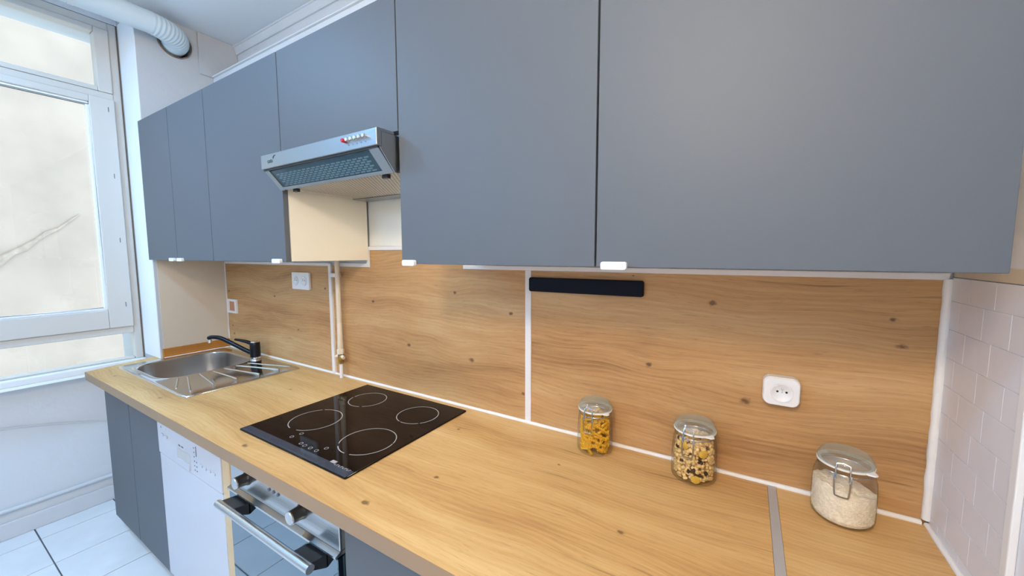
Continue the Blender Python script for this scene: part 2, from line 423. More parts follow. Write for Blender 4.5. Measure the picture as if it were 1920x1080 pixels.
# right wall with painted tiles
wr = struct('wall_right', bx(.006, .15, YF-.1, .30, 0, ZC-.0005), M['lilac_paint'])
rows = [1.474] + [1.424-.061*k for k in range(10)]
for k in range(len(rows)-1):
    z1, z0 = rows[k], max(rows[k+1], ZT+.001)
    if z1 - z0 < .015: continue
    js = [-.002, -.085, -.18, -.2835] if k % 2 == 0 else [-.002, -.050, -.145, -.235, -.2835]
    for a, b_ in zip(js, js[1:]):
        obj('tile', bx(0, .006, b_+.0004, a-.0004, z0+.0004, z1-.0004), M['tile_lilac'], wr, .0006, 2)
obj('joint_fill', bx(.0011, .006, -.2834, -.002, ZT+.002, 1.4735), M['lilac_paint'], wr)
obj('cream_band', bx(.002, .006, -.2835, -.002, 1.475, 1.500), M['cream_paint'], wr, .001)
obj('edge_strip', bx(-.004, .006, -.304, -.2845, ZT+.002, 1.50), M['trim_white'], wr, .002)
struct('wall_front', bx(-3.33, .006, YF-.1, YF, 0, ZC-.0005), M['white_paint'])

# ------------------------------------------------------------------ window
XWF = -3.600                    # inner face of the frame
def win():
    w = thing('window_1', 'tall white framed window with sash, transom light and low fixed pane', 'window', (XWF-.03, -1.07, .86))
    del w['category']; w['kind'] = 'structure'
    def fr(name, y0, y1, z0, z1, d=0.0, m_='pvc', t=.06, bev=.004, par=None):
        return obj(name, bx(XWF-t, XWF+d, y0, y1, z0, z1), M[m_], par or w, bev)
    y0, y1 = YW+.001, YR-.001
    # outer frame
    obj('frame_gap', bx(XWF-.05, XWF+.0015, y1-.0035, y1+.0003, .886, 2.858), mat('gap_brown', rgb(118, 98, 80), .8), w)
    fr('frame_post', y1-.040, y1-.004, .886, 2.858); fr('frame_post', y0, y0+.045, .886, 2.858)
    fr('frame_head', y0+.045, y1-.040, 2.815, 2.858)
    fr('frame_rail', y0+.045, y1-.040, 1.050, 1.092, d=.004)
    fr('transom', y0+.045, y1-.040, 2.425, 2.462, d=.004)
    # low fixed light
    g = fr('low_sash', y0+.046, y1-.042, .886, .897, d=-.006)
    obj('low_pane', bx(XWF-.034, XWF-.030, y0+.046, y1-.041, .897, 1.049), M['glass_pane'], w)
    # transom light (top)
    for a, b_ in ((y1-.102, y1-.041),):
        fr('top_sash_stile', a, b_, 2.4625, 2.814, d=.010)
    fr('top_sash_stile', y0+.046, y0+.10, 2.4625, 2.814, d=.010)
    fr('top_sash_rail', y0+.1005, y1-.1025, 2.4625, 2.487, d=.010); fr('top_sash_rail', y0+.1005, y1-.1025, 2.785, 2.814, d=.010)
    obj('top_pane', bx(XWF-.034, XWF-.030, y0+.10, y1-.102, 2.487, 2.785), M['glass_pane'], w)
    # casements: right and left, meeting at the middle
    mid = (y0+y1)/2
    for (a, b_, sg) in ((mid+.003, y1-.041, 1), (y0+.046, mid-.003, -1)):
        st = .105
        fr('sash_stile', b_-st, b_, 1.0925, 2.4245, d=.018); fr('sash_stile', a, a+st, 1.0925, 2.4245, d=.018)
        fr('sash_rail', a+st+.0005, b_-st-.0005, 1.0925, 1.200, d=.018); fr('sash_rail', a+st+.0005, b_-st-.0005, 2.388, 2.4245, d=.018)
        obj('pane', bx(XWF-.030, XWF-.024, a+st, b_-st, 1.200, 2.388), M['glass_pane'], w)
        bd = new()
        for (p, q) in (((a+st, 1.200), (b_-st, 1.213)), ((a+st, 2.376), (b_-st, 2.388)), ((a+st, 1.213), (a+st+.012, 2.376)), ((b_-st-.012, 1.213), (b_-st, 2.376))):
            box(bd, XWF-.022, XWF+.006, p[0], q[0], p[1], q[1])
        obj('glazing_bead', bd, M['bead_white'], w, .003)
        if sg == 1:
            for z in (2.367, 1.989, 1.615, 1.230):
                s = obj('drain_slot', bx(XWF+.018, XWF+.0188, -.432, -.4285, z-.015, z+.012), M['grey_mark'], w)
    # window board
    obj('window_sill', bx(XN+.0, XWF+.030, y0, y1, .848, .8855), M['bead_white'], w, .006, 3)
    return w
win()
ext = struct('wall_exterior', bx(-7.2, -7.0, -9.0, 7.0, -6.0, 4.75), M['stucco'])
lp = []
for k in range(20):
    t = k/19; lp.append((-6.995, -1.55+1.62*t, .57+1.41*t+.014*math.sin(k*2.1)))
led = tube(new(), lp, .05, 8, radii=[.050*(1-.9*max(0, (k-9)/10))+.007*math.sin(k*3.3) for k in range(20)])
obj('sloping_ledge', led, mat('ledge_plaster', (.40, .285, .22), .9, bump=.8, bscale=40, var=.15, vscale=14), ext, smooth=60)

# pipe and cable on the wall under the window
p = tag(obj('heating_pipe', tube(new(), [(XN+.016, YW+.01, .163), (XN+.016, YR-.01, .158)], .011, 14), M['white_paint'], smooth=True),
        'thin white painted pipe running low along the wall under the window', 'pipe')
p = tag(obj('cable', tube(new(), catmull([(XN+.005, YW+.01, .70), (XN+.006, -1.3, .655), (XN+.005, -.92, .605), (XN+.006, -.75, .568), (XN+.005, -.60, .527), (XN+.005, YR-.01, .47)], 6), .0045, 8), M['white_paint'], smooth=True),
        'white cable sloping across the wall below the window board', 'cable')

# ------------------------------------------------------------------ ventilation duct
R_D = .056
DXC, DZC = -3.202, 2.782
path = []; rad = []
for y in [-1.70 + .05*k for k in range(28)]: path.append((DXC, y, DZC)); rad.append(R_D)
n_b = 84
for k in range(1, n_b+1):
    a = PI/2*k/n_b           # quarter bend from +Y into -X
    path.append((DXC - .125*(1-math.cos(a)), -.345 + .163*math.sin(a), DZC - .010*(k/n_b)))
    rad.append((R_D + .006*k/n_b)*(1 + min(1, k/10)*.028*math.cos(k*2*PI/6)))
path.append((XL-.10, -.182, 2.772)); rad.append(.062)
duct = thing('ventilation_duct', 'pale flexible ventilation duct curving into a round hole by the ceiling', 'duct', (DXC, -.9, DZC-.056))
obj('hose', tube(new(), path, R_D, 32, radii=rad), M['duct_pvc'], duct, smooth=70)
for yy in (-.62, -1.35):
    lb = new()
    tube(lb, [(DXC, yy-.012, DZC), (DXC, yy+.012, DZC)], R_D+.002, 32)
    obj('bracket', lb, M['white_paint'], duct, smooth=True)

# ------------------------------------------------------------------ backsplash panels, strips, sealant
def panel(pts, m_, label):
    b_ = new(); prism(b_, pts, 'y', -.001, .0055); return tag(obj('backsplash_panel', b_, M[m_]), label, 'wall panel', 'oak backsplash panels')
XS, XT1, XE = -1.039, -2.182, -3.322
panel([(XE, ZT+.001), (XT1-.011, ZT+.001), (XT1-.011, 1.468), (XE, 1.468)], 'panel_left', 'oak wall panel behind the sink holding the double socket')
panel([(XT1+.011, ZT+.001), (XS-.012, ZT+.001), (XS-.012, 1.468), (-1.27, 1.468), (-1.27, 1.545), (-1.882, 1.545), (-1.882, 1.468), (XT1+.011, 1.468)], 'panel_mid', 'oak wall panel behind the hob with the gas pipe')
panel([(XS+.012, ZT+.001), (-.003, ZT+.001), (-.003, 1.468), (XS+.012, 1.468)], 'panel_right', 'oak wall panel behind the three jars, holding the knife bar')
struct('trim_3', bx(XS-.012, XS+.012, -.005, .0055, ZT+.001, 1.468), M['trim_white'], bevel=.0015)
struct('trim_4', bx(XT1-.011, XT1+.011, -.012, .0055, ZT+.001, 1.480), M['trim_white'], bevel=.002)
struct('trim_5', bx(-1.33, -.003, -.006, .0055, 1.468, 1.483), M['trim_white'], bevel=.0015)
struct('trim_6', bx(XE, XT1-.012, -.006, .0055, 1.468, 1.483), M['trim_white'], bevel=.0015)
b_ = new(); prism(b_, [(XT1+.055, 1.466), (-1.884, 1.466), (-1.884, 1.545), (-1.27, 1.545), (-1.27, 1.562), (-1.902, 1.562), (-1.902, 1.484), (XT1+.055, 1.484)], 'y', -.006, .0055)
struct('trim_7', b_, M['trim_white'], bevel=.0015)
struct('trim_8', bx(XE-.006, XE-.001, -.006, .0055, ZT+.001, 1.468), M['trim_white'])
def bead(name, a, b_, r=.007):
    pts = [Vector(a).lerp(Vector(b_), k/40) for k in range(41)]
    rr = [r*(1+.16*noise.noise(Vector((p.x*30, p.y*30+7, p.z*30)))) for p in pts]
    struct(name, tube(new(), pts, r, 8, radii=rr), M['sealant'], smooth=60)
bead('trim_9', (XE+.01, -.004, ZT+.002), (-.012, -.004, ZT+.002))
bead('trim_10', (-.004, -.010, ZT+.002), (-.004, -.66, ZT+.002), .006)
bead('trim_11', (-.004, -.004, ZT+.012), (-.004, -.004, 1.47), .009)
sk = bx(XL+.0005, XL+.016, -.352, -.006, ZT+.0005, .968)
tag(obj('skirting_board', sk, M['skirting_wood'], None, .002), 'honey coloured wooden upstand on the cream wall behind the sink', 'upstand')
bead('trim_12', (XL+.019, -.35, ZT+.004), (XL+.019, -.012, ZT+.004), .005)

# ------------------------------------------------------------------ worktops
YFR = -.668
SX0, SX1, SY0, SY1 = -3.312, -2.418, -.557, -.040     # sink plate
HX0, HX1, HY0, HY1 = -1.884, -1.294, -.579, -.039     # hob plate
def grid_slab(xs, ys, z0, z1, holes, extra=()):
    b_ = new()
    def hole(i, j):
        cx, cy = (xs[i]+xs[i+1])/2, (ys[j]+ys[j+1])/2
        return any(h[0] < cx < h[1] and h[2] < cy < h[3] for h in holes)
    nx, ny = len(xs)-1, len(ys)-1
    solid = [[not hole(i, j) for j in range(ny)] for i in range(nx)]
    V = {}
    def v(i, j, k):
        if (i, j, k) not in V: V[(i, j, k)] = b_.verts.new((xs[i], ys[j], (z0, z1)[k]))
        return V[(i, j, k)]
    def S(i, j): return 0 <= i < nx and 0 <= j < ny and solid[i][j]
    for i in range(nx):
        for j in range(ny):
            if not solid[i][j]: continue
            b_.faces.new((v(i,j,1), v(i+1,j,1), v(i+1,j+1,1), v(i,j+1,1))); b_.faces.new((v(i,j+1,0), v(i+1,j+1,0), v(i+1,j,0), v(i,j,0)))
            if not S(i-1, j): b_.faces.new((v(i,j,0), v(i,j,1), v(i,j+1,1), v(i,j+1,0)))
            if not S(i+1, j): b_.faces.new((v(i+1,j+1,0), v(i+1,j+1,1), v(i+1,j,1), v(i+1,j,0)))
            if not S(i, j-1): b_.faces.new((v(i+1,j,0), v(i+1,j,1), v(i,j,1), v(i,j,0)))
            if not S(i, j+1): b_.faces.new((v(i,j+1,0), v(i,j+1,1), v(i+1,j+1,1), v(i+1,j+1,0)))
    return b_
xs = [XL+.001, SX0+.02, SX1-.02, HX0+.02, HX1-.02, -.3065]
ys = [YFR, SY0+.02, YR-.004, SY1-.02, -.0015]
ys = sorted(set(ys))
wt = thing('worktop', 'long oak worktop holding the sink and the hob', 'worktop', (-1.8, -.33, .869))
slab = grid_slab(xs, ys, .869, ZT, [(SX0+.02, SX1-.02, SY0+.02, SY1-.02)])
for vv in slab.verts:      # the free end runs a little into the window niche
    if abs(vv.co.x-(XL+.001)) < 1e-5 and vv.co.y < YR-.003: vv.co.x = -3.345 - (vv.co.y-YFR)*.30
obj('board', slab, M['worktop'], wt)
ed = new(); prism(ed, [(-3.346, YFR-.0012), (-.3065, YFR-.0012), (-.3065, YFR), (-3.345, YFR)], 'z', .8692, ZT-.0006)
obj('edge_band', ed, M['worktop_edge'], wt)
w2 = thing('worktop', 'short oak worktop piece in the corner under the rice jar', 'worktop', (-.15, -.33, .869))
obj('board', bx(-.2865, -.001, YFR, -.0015, .869, ZT), M['worktop_end'], w2)
obj('edge_band', bx(-.2865, -.001, YFR-.0012, YFR, .8692, ZT-.0006), M['worktop_edge'], w2)
tag(obj('joint_strip', bx(-.3060, -.2870, YFR-.002, -.009, .868, ZT+.0015), mat('alu', (.46, .44, .42), .4, metal=.2), None, .0006), 'narrow aluminium joint strip crossing the worktop beside the rice jar', 'joint strip')

# ------------------------------------------------------------------ sink and tap
ZS = .9135
sink = thing('sink', 'stainless steel inset sink with rounded bowl and fluted drainer', 'sink', ((SX0+SX1)/2, (SY0+SY1)/2, .76))
def ang_loop(fn, n=96): return [fn(2*PI*k/n) for k in range(n)]
scx, scy = -3.02, -.30
def ray_rrect(a, x0, x1, y0, y1, r):
    # hit of a ray from the bowl centre with a rounded rectangle
    dx, dy = math.cos(a), math.sin(a); lo, hi = 0, 3
    def inside(px, py):
        qx = max(x0+r-px, 0, px-(x1-r)); qy = max(y0+r-py, 0, py-(y1-r))
        return qx*qx+qy*qy <= r*r
    for _ in range(40):
        md = (lo+hi)/2
        if inside(scx+dx*md, scy+dy*md): lo = md
        else: hi = md
    return (scx+dx*lo, scy+dy*lo)
NB = 128
def loop_plate(ins, z, r): return [(*ray_rrect(2*PI*k/NB, SX0+ins, SX1-ins, SY0+ins, SY1-ins, max(r-ins*.5, .004)), z) for k in range(NB)]
def loop_bowl(g, z): return [(*ray_rrect(2*PI*k/NB, -3.258-g, -2.797+g, -.508-g, -.090+g, .105+g), z) for k in range(NB)]
sb = new()
def loops(bm, Ls, fill=False):
    R_ = [[bm.verts.new(p_) for p_ in l] for l in Ls]
    for A, B in zip(R_, R_[1:]):
        for k in range(len(A)): bm.faces.new((A[k], A[(k+1) % len(A)], B[(k+1) % len(A)], B[k]))
    if fill: bm.faces.new(R_[-1])
    return R_
loops(sb, [loop_plate(0, ZT+.0003, .02), loop_plate(.001, ZT+.004, .02), loop_plate(.004, ZT+.0062, .02), loop_plate(.013, ZT+.0062, .02), loop_plate(.022, ZS, .02),
           loop_bowl(.020, ZS), loop_bowl(.016, ZS+.0012), loop_bowl(.010, ZS+.0012), loop_bowl(.003, ZS-.001), loop_bowl(0, ZS-.006)])
obj('drainer_plate', sb, M['steel_sink'], sink, smooth=50)
bb = new()
loops(bb, [loop_bowl(0, ZS-.006), loop_bowl(-.004, ZS-.05), loop_bowl(-.010, ZS-.115), loop_bowl(-.018, ZS-.140), loop_bowl(-.035, ZS-.152), loop_bowl(-.06, ZS-.155)], True)
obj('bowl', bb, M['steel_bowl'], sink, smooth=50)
dr = lathe(new(), [(0, .001), (.026, .001), (.030, .003), (.040, .004), (.045, .001), (.045, 0)], (-3.03, -.30, ZS-.155), 32)
obj('drain', dr, M['chrome'], sink, smooth=True)
for a, b_ in [((-2.775,-.146),(-2.491,-.061)),((-2.770,-.205),(-2.501,-.118)),((-2.768,-.264),(-2.505,-.215)),((-2.768,-.317),(-2.516,-.311)),((-2.768,-.373),(-2.509,-.411)),((-2.768,-.424),(-2.500,-.506)),((-2.772,-.462),(-2.60,-.525))]:
    pts = [Vector((*a, ZS-.001)).lerp(Vector((*b_, ZS-.001)), k/12) for k in range(13)]
    obj('drainer_ridge', tube(new(), pts, .005, 10, radii=[.0035]+[.0050]*11+[.0035]), M['steel_sink'], sink, smooth=True)
tap = thing('kitchen_tap', 'black single lever mixer tap with long low spout behind the sink bowl', 'tap', (-2.83, -.078, ZS))
FX, FY = -2.83, -.078
obj('base_ring', lathe(new(), [(0, 0), (.029, 0), (.029, .004), (.0255, .006), (.0255, .014), (0, .014)], (FX, FY, ZS+.0005), 32), M['chrome'], tap, smooth=True)
obj('body', lathe(new(), [(0, .0145), (.026, .0145), (.027, .02), (.0265, .085), (.0262, .098), (.024, .101), (0, .101)], (FX, FY, ZS), 32), M['black_metal'], tap, smooth=True)
cap_ = lathe(new(), [(0, .101), (.022, .101), (.019, .106), (0, .107)], (FX, FY, ZS), 32)
obj('cap', cap_, M['chrome'], tap, smooth=True)
sp = catmull([(FX-.015, FY-.006, .945), (-2.89, -.108, .968), (-2.97, -.15, 1.012), (-3.02, -.176, 1.036), (-3.065, -.199, 1.040), (-3.085, -.208, 1.034)], 6)
so = obj('spout', tube(new(), sp, .011, 16, radii=[.0125-.0015*k/len(sp) for k in range(len(sp))]), M['black_metal'], tap, smooth=True)
obj('aerator', lathe(new(), [(0, 0), (.0105, 0), (.0105, .020), (0, .020)], (-3.079, -.205, 1.006), 24), M['chrome'], so, smooth=True)
lv = catmull([(FX-.008, FY-.004, 1.000), (FX-.045, FY-.020, 1.014), (FX-.085, FY-.036, 1.022), (FX-.120, FY-.050, 1.026)], 6)
obj('lever', tube(new(), lv, .008, 12, radii=[.012-.006*k/len(lv) for k in range(len(lv))]), M['black_metal'], tap, smooth=True)

# ------------------------------------------------------------------ hob
hob = thing('induction_hob', 'black glass four zone hob set into the oak worktop', 'hob', ((HX0+HX1)/2, (HY0+HY1)/2, ZT))
hb = new(); prism(hb, rrect(HX0, HX1, HY0, HY1, .006, 3), 'z', ZT+.0004, ZT+.0052)
obj('glass_plate', hb, M['hob_glass'], hob, .0012, 2)
HZ = ZT+.0053
obj('front_bevel', bx(HX0+.004, HX1-.004, HY0+.003, HY0+.033, HZ, HZ+.0003), M['hob_bevel'], hob)
def arc(cx, cy, r, a0, a1, w=.0030, n=64):
    b_ = new(); A = []; B = []
    for k in range(n+1):
        a = math.radians(a0+(a1-a0)*k/n)
        A.append(b_.verts.new((cx+(r-w/2)*math.cos(a), cy+(r-w/2)*math.sin(a), HZ+.0003))); B.append(b_.verts.new((cx+(r+w/2)*math.cos(a), cy+(r+w/2)*math.sin(a), HZ+.0003)))
    for k in range(n): b_.faces.new((A[k], A[k+1], B[k+1], B[k]))
    return b_
for (cx, cy, r, gaps) in ((-1.722, -.395, .090, [(-75, 128), (133, 262)]), (-1.722, -.165, .076, [(-55, 185), (192, 296)]), (-1.427, -.170, .078, [(-40, 258), (263, 316)]), (-1.418, -.405, .090, [(20, 222), (-75, 17), (234, 272)])):
    z_ = obj('cooking_zone', arc(cx, cy, r, *gaps[0]), M['hob_print'], hob)
    for a0, a1 in gaps[1:]: obj('ring_mark', arc(cx, cy, r, a0, a1), M['hob_print'], z_)
for (x, y) in ((-1.662, -.518), (-1.656, -.488), (-1.590, -.528), (-1.566, -.530), (-1.535, -.530), (-1.503, -.530), (-1.490, -.505)):
    obj('touch_key', arc(x, y, .006, 0, 360, .0018, 20), M['hob_print'], hob)
for k in range(4):
    obj('panel_mark', bx(-1.60+.03*k, -1.588+.03*k, -.566, -.5645, HZ+.0003, HZ+.0005), M['black_plastic'], hob)
obj('maker_mark', bx(-1.408, -1.386, -.548, -.536, HZ+.0003, HZ+.0005), M['hob_print'], hob)
for k in range(8):
    x = -1.382+.0092*k
    lm = new()
    box(lm, x, x+.0014, -.552, -.545, HZ+.0003, HZ+.0005); box(lm, x+.0014, x+.0055, -.5465 if k % 2 else -.552, -.545 if k % 2 else -.5505, HZ+.0003, HZ+.0005)
    obj('letter_mark', lm, M['hob_print'], hob)

# ------------------------------------------------------------------ wall cabinets and cooker hood
YD = -.3834; ZB = 1.4975; ZTOP = 2.2656
def tab_handle(x0, x1, door):
    b_ = new(); prism(b_, rrect(x0, x1, -.0085, .0085, .005, 4), 'y', YD-.0125, YD-.0005)
    for v_ in b_.verts: v_.co.z += ZB+.0035
    return obj('handle', b_, M['handle_white'], door, .0012, 2)
def wall_cabinet(x0, x1, z0, doors, label, handles):
    c = thing('wall_cabinet', label, 'cabinet', ((x0+x1)/2, YD/2, z0), 'grey wall cabinets')
    t = .018; b_ = new()
    box(b_, x0+.0006, x0+t, YD+.021, -.0075, z0+.002, ZTOP); box(b_, x1-t, x1-.0006, YD+.021, -.0075, z0+.002, ZTOP)
    obj('side_panel', bx(x0+.0006, x0+t, YD+.021, -.0075, z0+.002, ZTOP), M['carcass'], c); b_.free()
    obj('side_panel', bx(x1-t, x1-.0006, YD+.021, -.0075, z0+.002, ZTOP), M['carcass'], c)
    obj('bottom_panel', bx(x0+t, x1-t, YD+.021, -.0075, z0+.002, z0+.020), M['carcass'], c)
    obj('top_panel', bx(x0+t, x1-t, YD+.021, -.0075, ZTOP-.018, ZTOP), M['carcass'], c)
    obj('back_panel', bx(x0+t, x1-t, -.0115, -.0075, z0+.020, ZTOP-.018), M['carcass'], c)
    for (a, b2), h in zip(doors, handles):
        d = obj('door', bx(a+.0022, b2-.0022, YD, YD+.0185, z0, ZTOP), M['door_grey'], c, .0012, 2)
        if h: tab_handle(*h, d)
    return c
wall_cabinet(-3.312, -2.497, ZB, [(-3.312, -2.905), (-2.905, -2.497)], 'grey double door wall cabinet above the sink next to the window', [(-2.985, -2.925), (-2.885, -2.825)])
wall_cabinet(-2.497, -1.885, ZB, [(-2.497, -1.885)], 'grey single door wall cabinet left of the cooker hood', [(-1.968, -1.911)])
wall_cabinet(-1.885, -1.262, 1.884, [(-1.885, -1.262)], 'short grey wall cabinet above the cooker hood', [None])
wall_cabinet(-1.262, -.6625, ZB, [(-1.262, -.6625)], 'grey wall cabinet right of the cooker hood', [(-1.248, -1.200)])
wall_cabinet(-.6625, -.062, ZB, [(-.6625, -.062)], 'grey wall cabinet nearest the tiled wall, above the jars', [(-.647, -.592)])
for o in list(bpy.data.objects):      # the cabinets' dark exposed door edge beside the hood niche
    pass

HL, HR = -1.880, -1.268
hood = thing('cooker_hood', 'stainless steel visor cooker hood under the short wall cabinet', 'cooker hood', ((HL+HR)/2, -.23, 1.755))
YH, ZH1, ZH0, YV, ZV = -.457, 1.878, 1.828, -.393, 1.764
obj('body', prism(new(), [(-.0075, 1.880), (YD+.02, 1.880), (YD+.02, 1.870), (YV+.012, 1.870), (YV+.012, ZV+.012), (-.0075, ZV+.012)], 'x', HL+.002, HR-.002), M['hood_steel'], hood)
fa = prism(new(), [(YH+.003, ZH1), (YH, ZH1-.002), (YH, ZH0+.002), (YH+.003, ZH0), (YH+.018, ZH0), (YH+.018, ZH1-.008), (YV, ZH1-.008), (YV, ZH1)], 'x', HL, HR)
fascia = obj('fascia', fa, M['hood_steel'], hood, .0008, 1)
for xa, xb in ((HL, HL+.004), (HR-.004, HR)):
    obj('cheek', prism(new(), [(YH+.0185, ZH1-.0085), (YH+.0185, ZH0+.0), (YH+.010, ZH0-.0005), (YV, ZV), (YV+.0115, ZV), (YV+.0115, ZH1-.0085)], 'x', xa, xb), M['hood_steel'], hood)
# glass visor with steel rim, in the slope between fascia and underside
va, vb = Vector((0, YH+.008, ZH0-.003)), Vector((0, YV, ZV))
vn = Vector((0, -(ZH0-.003-ZV), -(YV-(YH+.008)))).normalized()
def slope_quad(x0, x1, t0, t1, th, off=0.0):
    b_ = new(); P0 = va.lerp(vb, t0); P1 = va.lerp(vb, t1)
    pts = [(P0.y+vn.y*off, P0.z+vn.z*off), (P1.y+vn.y*off, P1.z+vn.z*off), (P1.y+vn.y*(off-th), P1.z+vn.z*(off-th)), (P0.y+vn.y*(off-th), P0.z+vn.z*(off-th))]
    return prism(b_, pts, 'x', x0, x1)
vis = obj('visor', slope_quad(HL+.03, HR-.045, .08, .86, .003), M['glass_visor'], hood)
for q in ((HL+.005, HL+.030, 0.0, 1.0), (HR-.045, HR-.005, 0.0, 1.0), (HL+.030, HR-.045, .86, 1.0)):
    obj('visor_rim', slope_quad(*q, .006, .001), M['hood_steel'], vis, .0006, 1)
obj('shadow_gap', bx(HL+.004, HR-.004, YH+.006, YH+.012, ZH0-.005, ZH0-.0005), M['black_plastic'], vis)
# grease filter: perforated sheet in the underside; in the slope, bars coloured as lit slots
def slot_sheet(name, x0, x1, nx, ny, fn, parent):
    bmf = new(); cw = (x1-x0)/nx
    for j in range(ny):
        off = .5*(j % 2)
        v0, v1 = j/ny, (j+1)/ny
        for i in range(nx+1):
            a = x0+(i-off)*cw; b2 = a+cw
            a2, b3 = max(a, x0), min(b2, x1)
            if b3-a2 < 1e-4: continue
            # frame around one slot
            m1, m2 = a2+(b3-a2)*.14, b3-(b3-a2)*.14; w0, w1 = v0+(v1-v0)*.24, v1-(v1-v0)*.24
            V4 = [bmf.verts.new(fn(*p_)) for p_ in ((a2, v0), (b3, v0), (b3, v1), (a2, v1))]
            I4 = [bmf.verts.new(fn(*p_)) for p_ in ((m1, w0), (m2, w0), (m2, w1), (m1, w1))]
            for k in range(4): bmf.faces.new((V4[k], V4[(k+1) % 4], I4[(k+1) % 4], I4[k]))
    o = obj(name, bmf, M['hood_filter'], parent); return o
fl_ = slot_sheet('filter_grille', HL+.012, HR-.012, 40, 34, lambda x, t: (x, YV+.004+(.30)*t, ZV+.004), hood); fl_['kind'] = 'stuff'
def on_visor(x, t, off): return (x, va.y+(vb.y-va.y)*t+vn.y*off, va.z+(vb.z-va.z)*t+vn.z*off)
sg = new()
for j_ in range(7):
    for i_ in range(19):
        x0 = HL+.045+(i_+.5*(j_ % 2))*.0265; t0 = .26+j_*.088
        if x0+.019 > HR-.062: continue
        Q = [sg.verts.new(on_visor(*p_, -.0045)) for p_ in ((x0, t0), (x0+.019, t0), (x0+.019, t0+.05), (x0, t0+.05))]
        Q2 = [sg.verts.new(on_visor(*p_, -.0065)) for p_ in ((x0, t0), (x0+.019, t0), (x0+.019, t0+.05), (x0, t0+.05))]
        sg.faces.new(Q); sg.faces.new(Q2[::-1])
        for k in range(4): sg.faces.new((Q[k], Q2[k], Q2[(k+1) % 4], Q[(k+1) % 4]))
fs_ = obj('visor_lit_slots', sg, M['lit_slot'], hood); fs_['kind'] = 'stuff'  # pale bars over a dark backing; the lit look is in their colour
obj('visor_backing', slope_quad(HL+.006, HR-.006, .04, .97, .001, -.0066), M['visor_back'], hood)
obj('filter_backing', bx(HL+.006, HR-.006, YV+.013, -.085, ZV+.0105, ZV+.0115), M['dark_edge'], hood)
obj('rear_panel', bx(HL+.002, HR-.002, -.0855, -.008, ZV+.001, ZV+.0115), M['hood_steel'], hood)
for x in (HL+.07, HR-.06):
    cl_ = obj('filter_catch', bx(x-.012, x+.012, YV+.012, YV+.026, ZV-.008, ZV+.0035), M['black_plastic'], hood, .001)
ll = obj('lamp_lens', bx(-1.52, -1.40, -.075, -.025, ZV-.003, ZV+.0008), M['lamp_lens'], hood, .001)
al = bpy.data.lights.new('hood_lamp', 'AREA'); al.shape = 'RECTANGLE'; al.size = .12; al.size_y = .05; al.energy = .8; al.color = (1.0, .90, .70)
alo = bpy.data.objects.new('hood_lamp', al); COL.objects.link(alo); alo.location = (-1.46, -.05, ZV-.006); put(alo, hood)
rb = Matrix.Rotation(PI/2, 3, 'X')
text_mesh('brand_text', 'cata', .021, Vector((-1.838, YH-.0002, 1.846)), rb, M['black_plastic'], fascia)
sw = catmull([(-1.800, YH-.0006, 1.858), (-1.796, YH-.0006, 1.865), (-1.789, YH-.0006, 1.868), (-1.784, YH-.0006, 1.867)], 5)
obj('brand_swoosh', tube(new(), sw, .0009, 6), M['black_plastic'], fascia)
for k in range(6):
    x = -1.405 + .0185*k
    kb = lathe(new(), [(0, 0), (.0058, 0), (.0058, .010), (.0048, .0115), (0, .0115)], (0, 0, 0), 20)
    bmesh.ops.transform(kb, matrix=Matrix.Translation((x, YH-.0003, 1.858)) @ Matrix.Rotation(PI/2, 4, 'X'), verts=kb.verts)
    obj('switch', kb, M['red_plastic'] if k == 0 else M['chrome'], fascia, smooth=True)
    if k: obj('switch_mark', bx(x-.002, x+.002, YH-.0006, YH-.0001, 1.8425, 1.8440), M['grey_mark'], fascia)

# white tiled strip of wall in the niche under the hood
obj('niche_facing', bx(-1.884, -1.263, .0015, .0055, 1.563, 1.90), mat('niche_white', (.80, .78, .70), .35), wb)

# ------------------------------------------------------------------ base units
YB = -.61
def base_cabinet(x0, x1, doors, label):
    c = thing('base_cabinet', label, 'cabinet', ((x0+x1)/2, YB/2, 0), 'grey base cabinets')
    t = .018
    obj('side_panel', bx(x0+.0006, x0+t, YB+.021, -.03, .10, .868), M['carcass'], c)
    obj('side_panel', bx(x1-t, x1-.0006, YB+.021, -.03, .10, .868), M['carcass'], c)
    obj('bottom_panel', bx(x0+t, x1-t, YB+.021, -.03, .10, .118), M['carcass'], c)
    obj('plinth', bx(x0+.001, x1-.001, YB+.075, YB+.09, .0005, .0995), M['door_grey'], c)
    for a, b2 in doors: obj('door', bx(a+.0022, b2-.0022, YB, YB+.0185, .088, .862), M['door_grey'], c, .0012, 2)
    return c
base_cabinet(-3.318, -2.552, [(-3.318, -2.938), (-2.938, -2.552)], 'grey double door base cabinet under the sink')
base_cabinet(-1.262, -.662, [(-1.262, -.662)], 'grey base cabinet right of the oven')
base_cabinet(-.662, -.02, [(-.662, -.02)], 'grey base cabinet under the worktop against the tiled wall')

dw = thing('dishwasher', 'white dishwasher between the sink cabinet and the oven', 'dishwasher', (-2.25, -.3, 0))
DX0, DX1 = -2.549, -1.957
obj('body', bx(DX0+.003, DX1-.003, YB+.025, -.04, .09, .866), M['appliance_white'], dw)
obj('plinth', bx(DX0+.003, DX1-.003, YB+.06, YB+.075, .0005, .0895), M['appliance_white'], dw)
obj('door', bx(DX0, DX1, YB-.003, YB+.0245, .095, .6615), M['appliance_white'], dw, .003, 2)
cp = obj('control_panel', bx(DX0, DX1, YB-.006, YB+.0245, .6645, .830), M['appliance_white'], dw, .004, 2)
obj('top_strip', bx(DX0, DX1, YB-.004, YB+.0245, .832, .866), M['appliance_white'], dw, .003, 2)
yq = YB-.0062
def mark(n_, x, z, w, h, m_='grey_mark'): obj(n_, bx(x, x+w, yq-.0006, yq+.0003, z, z+h), M[m_], cp)
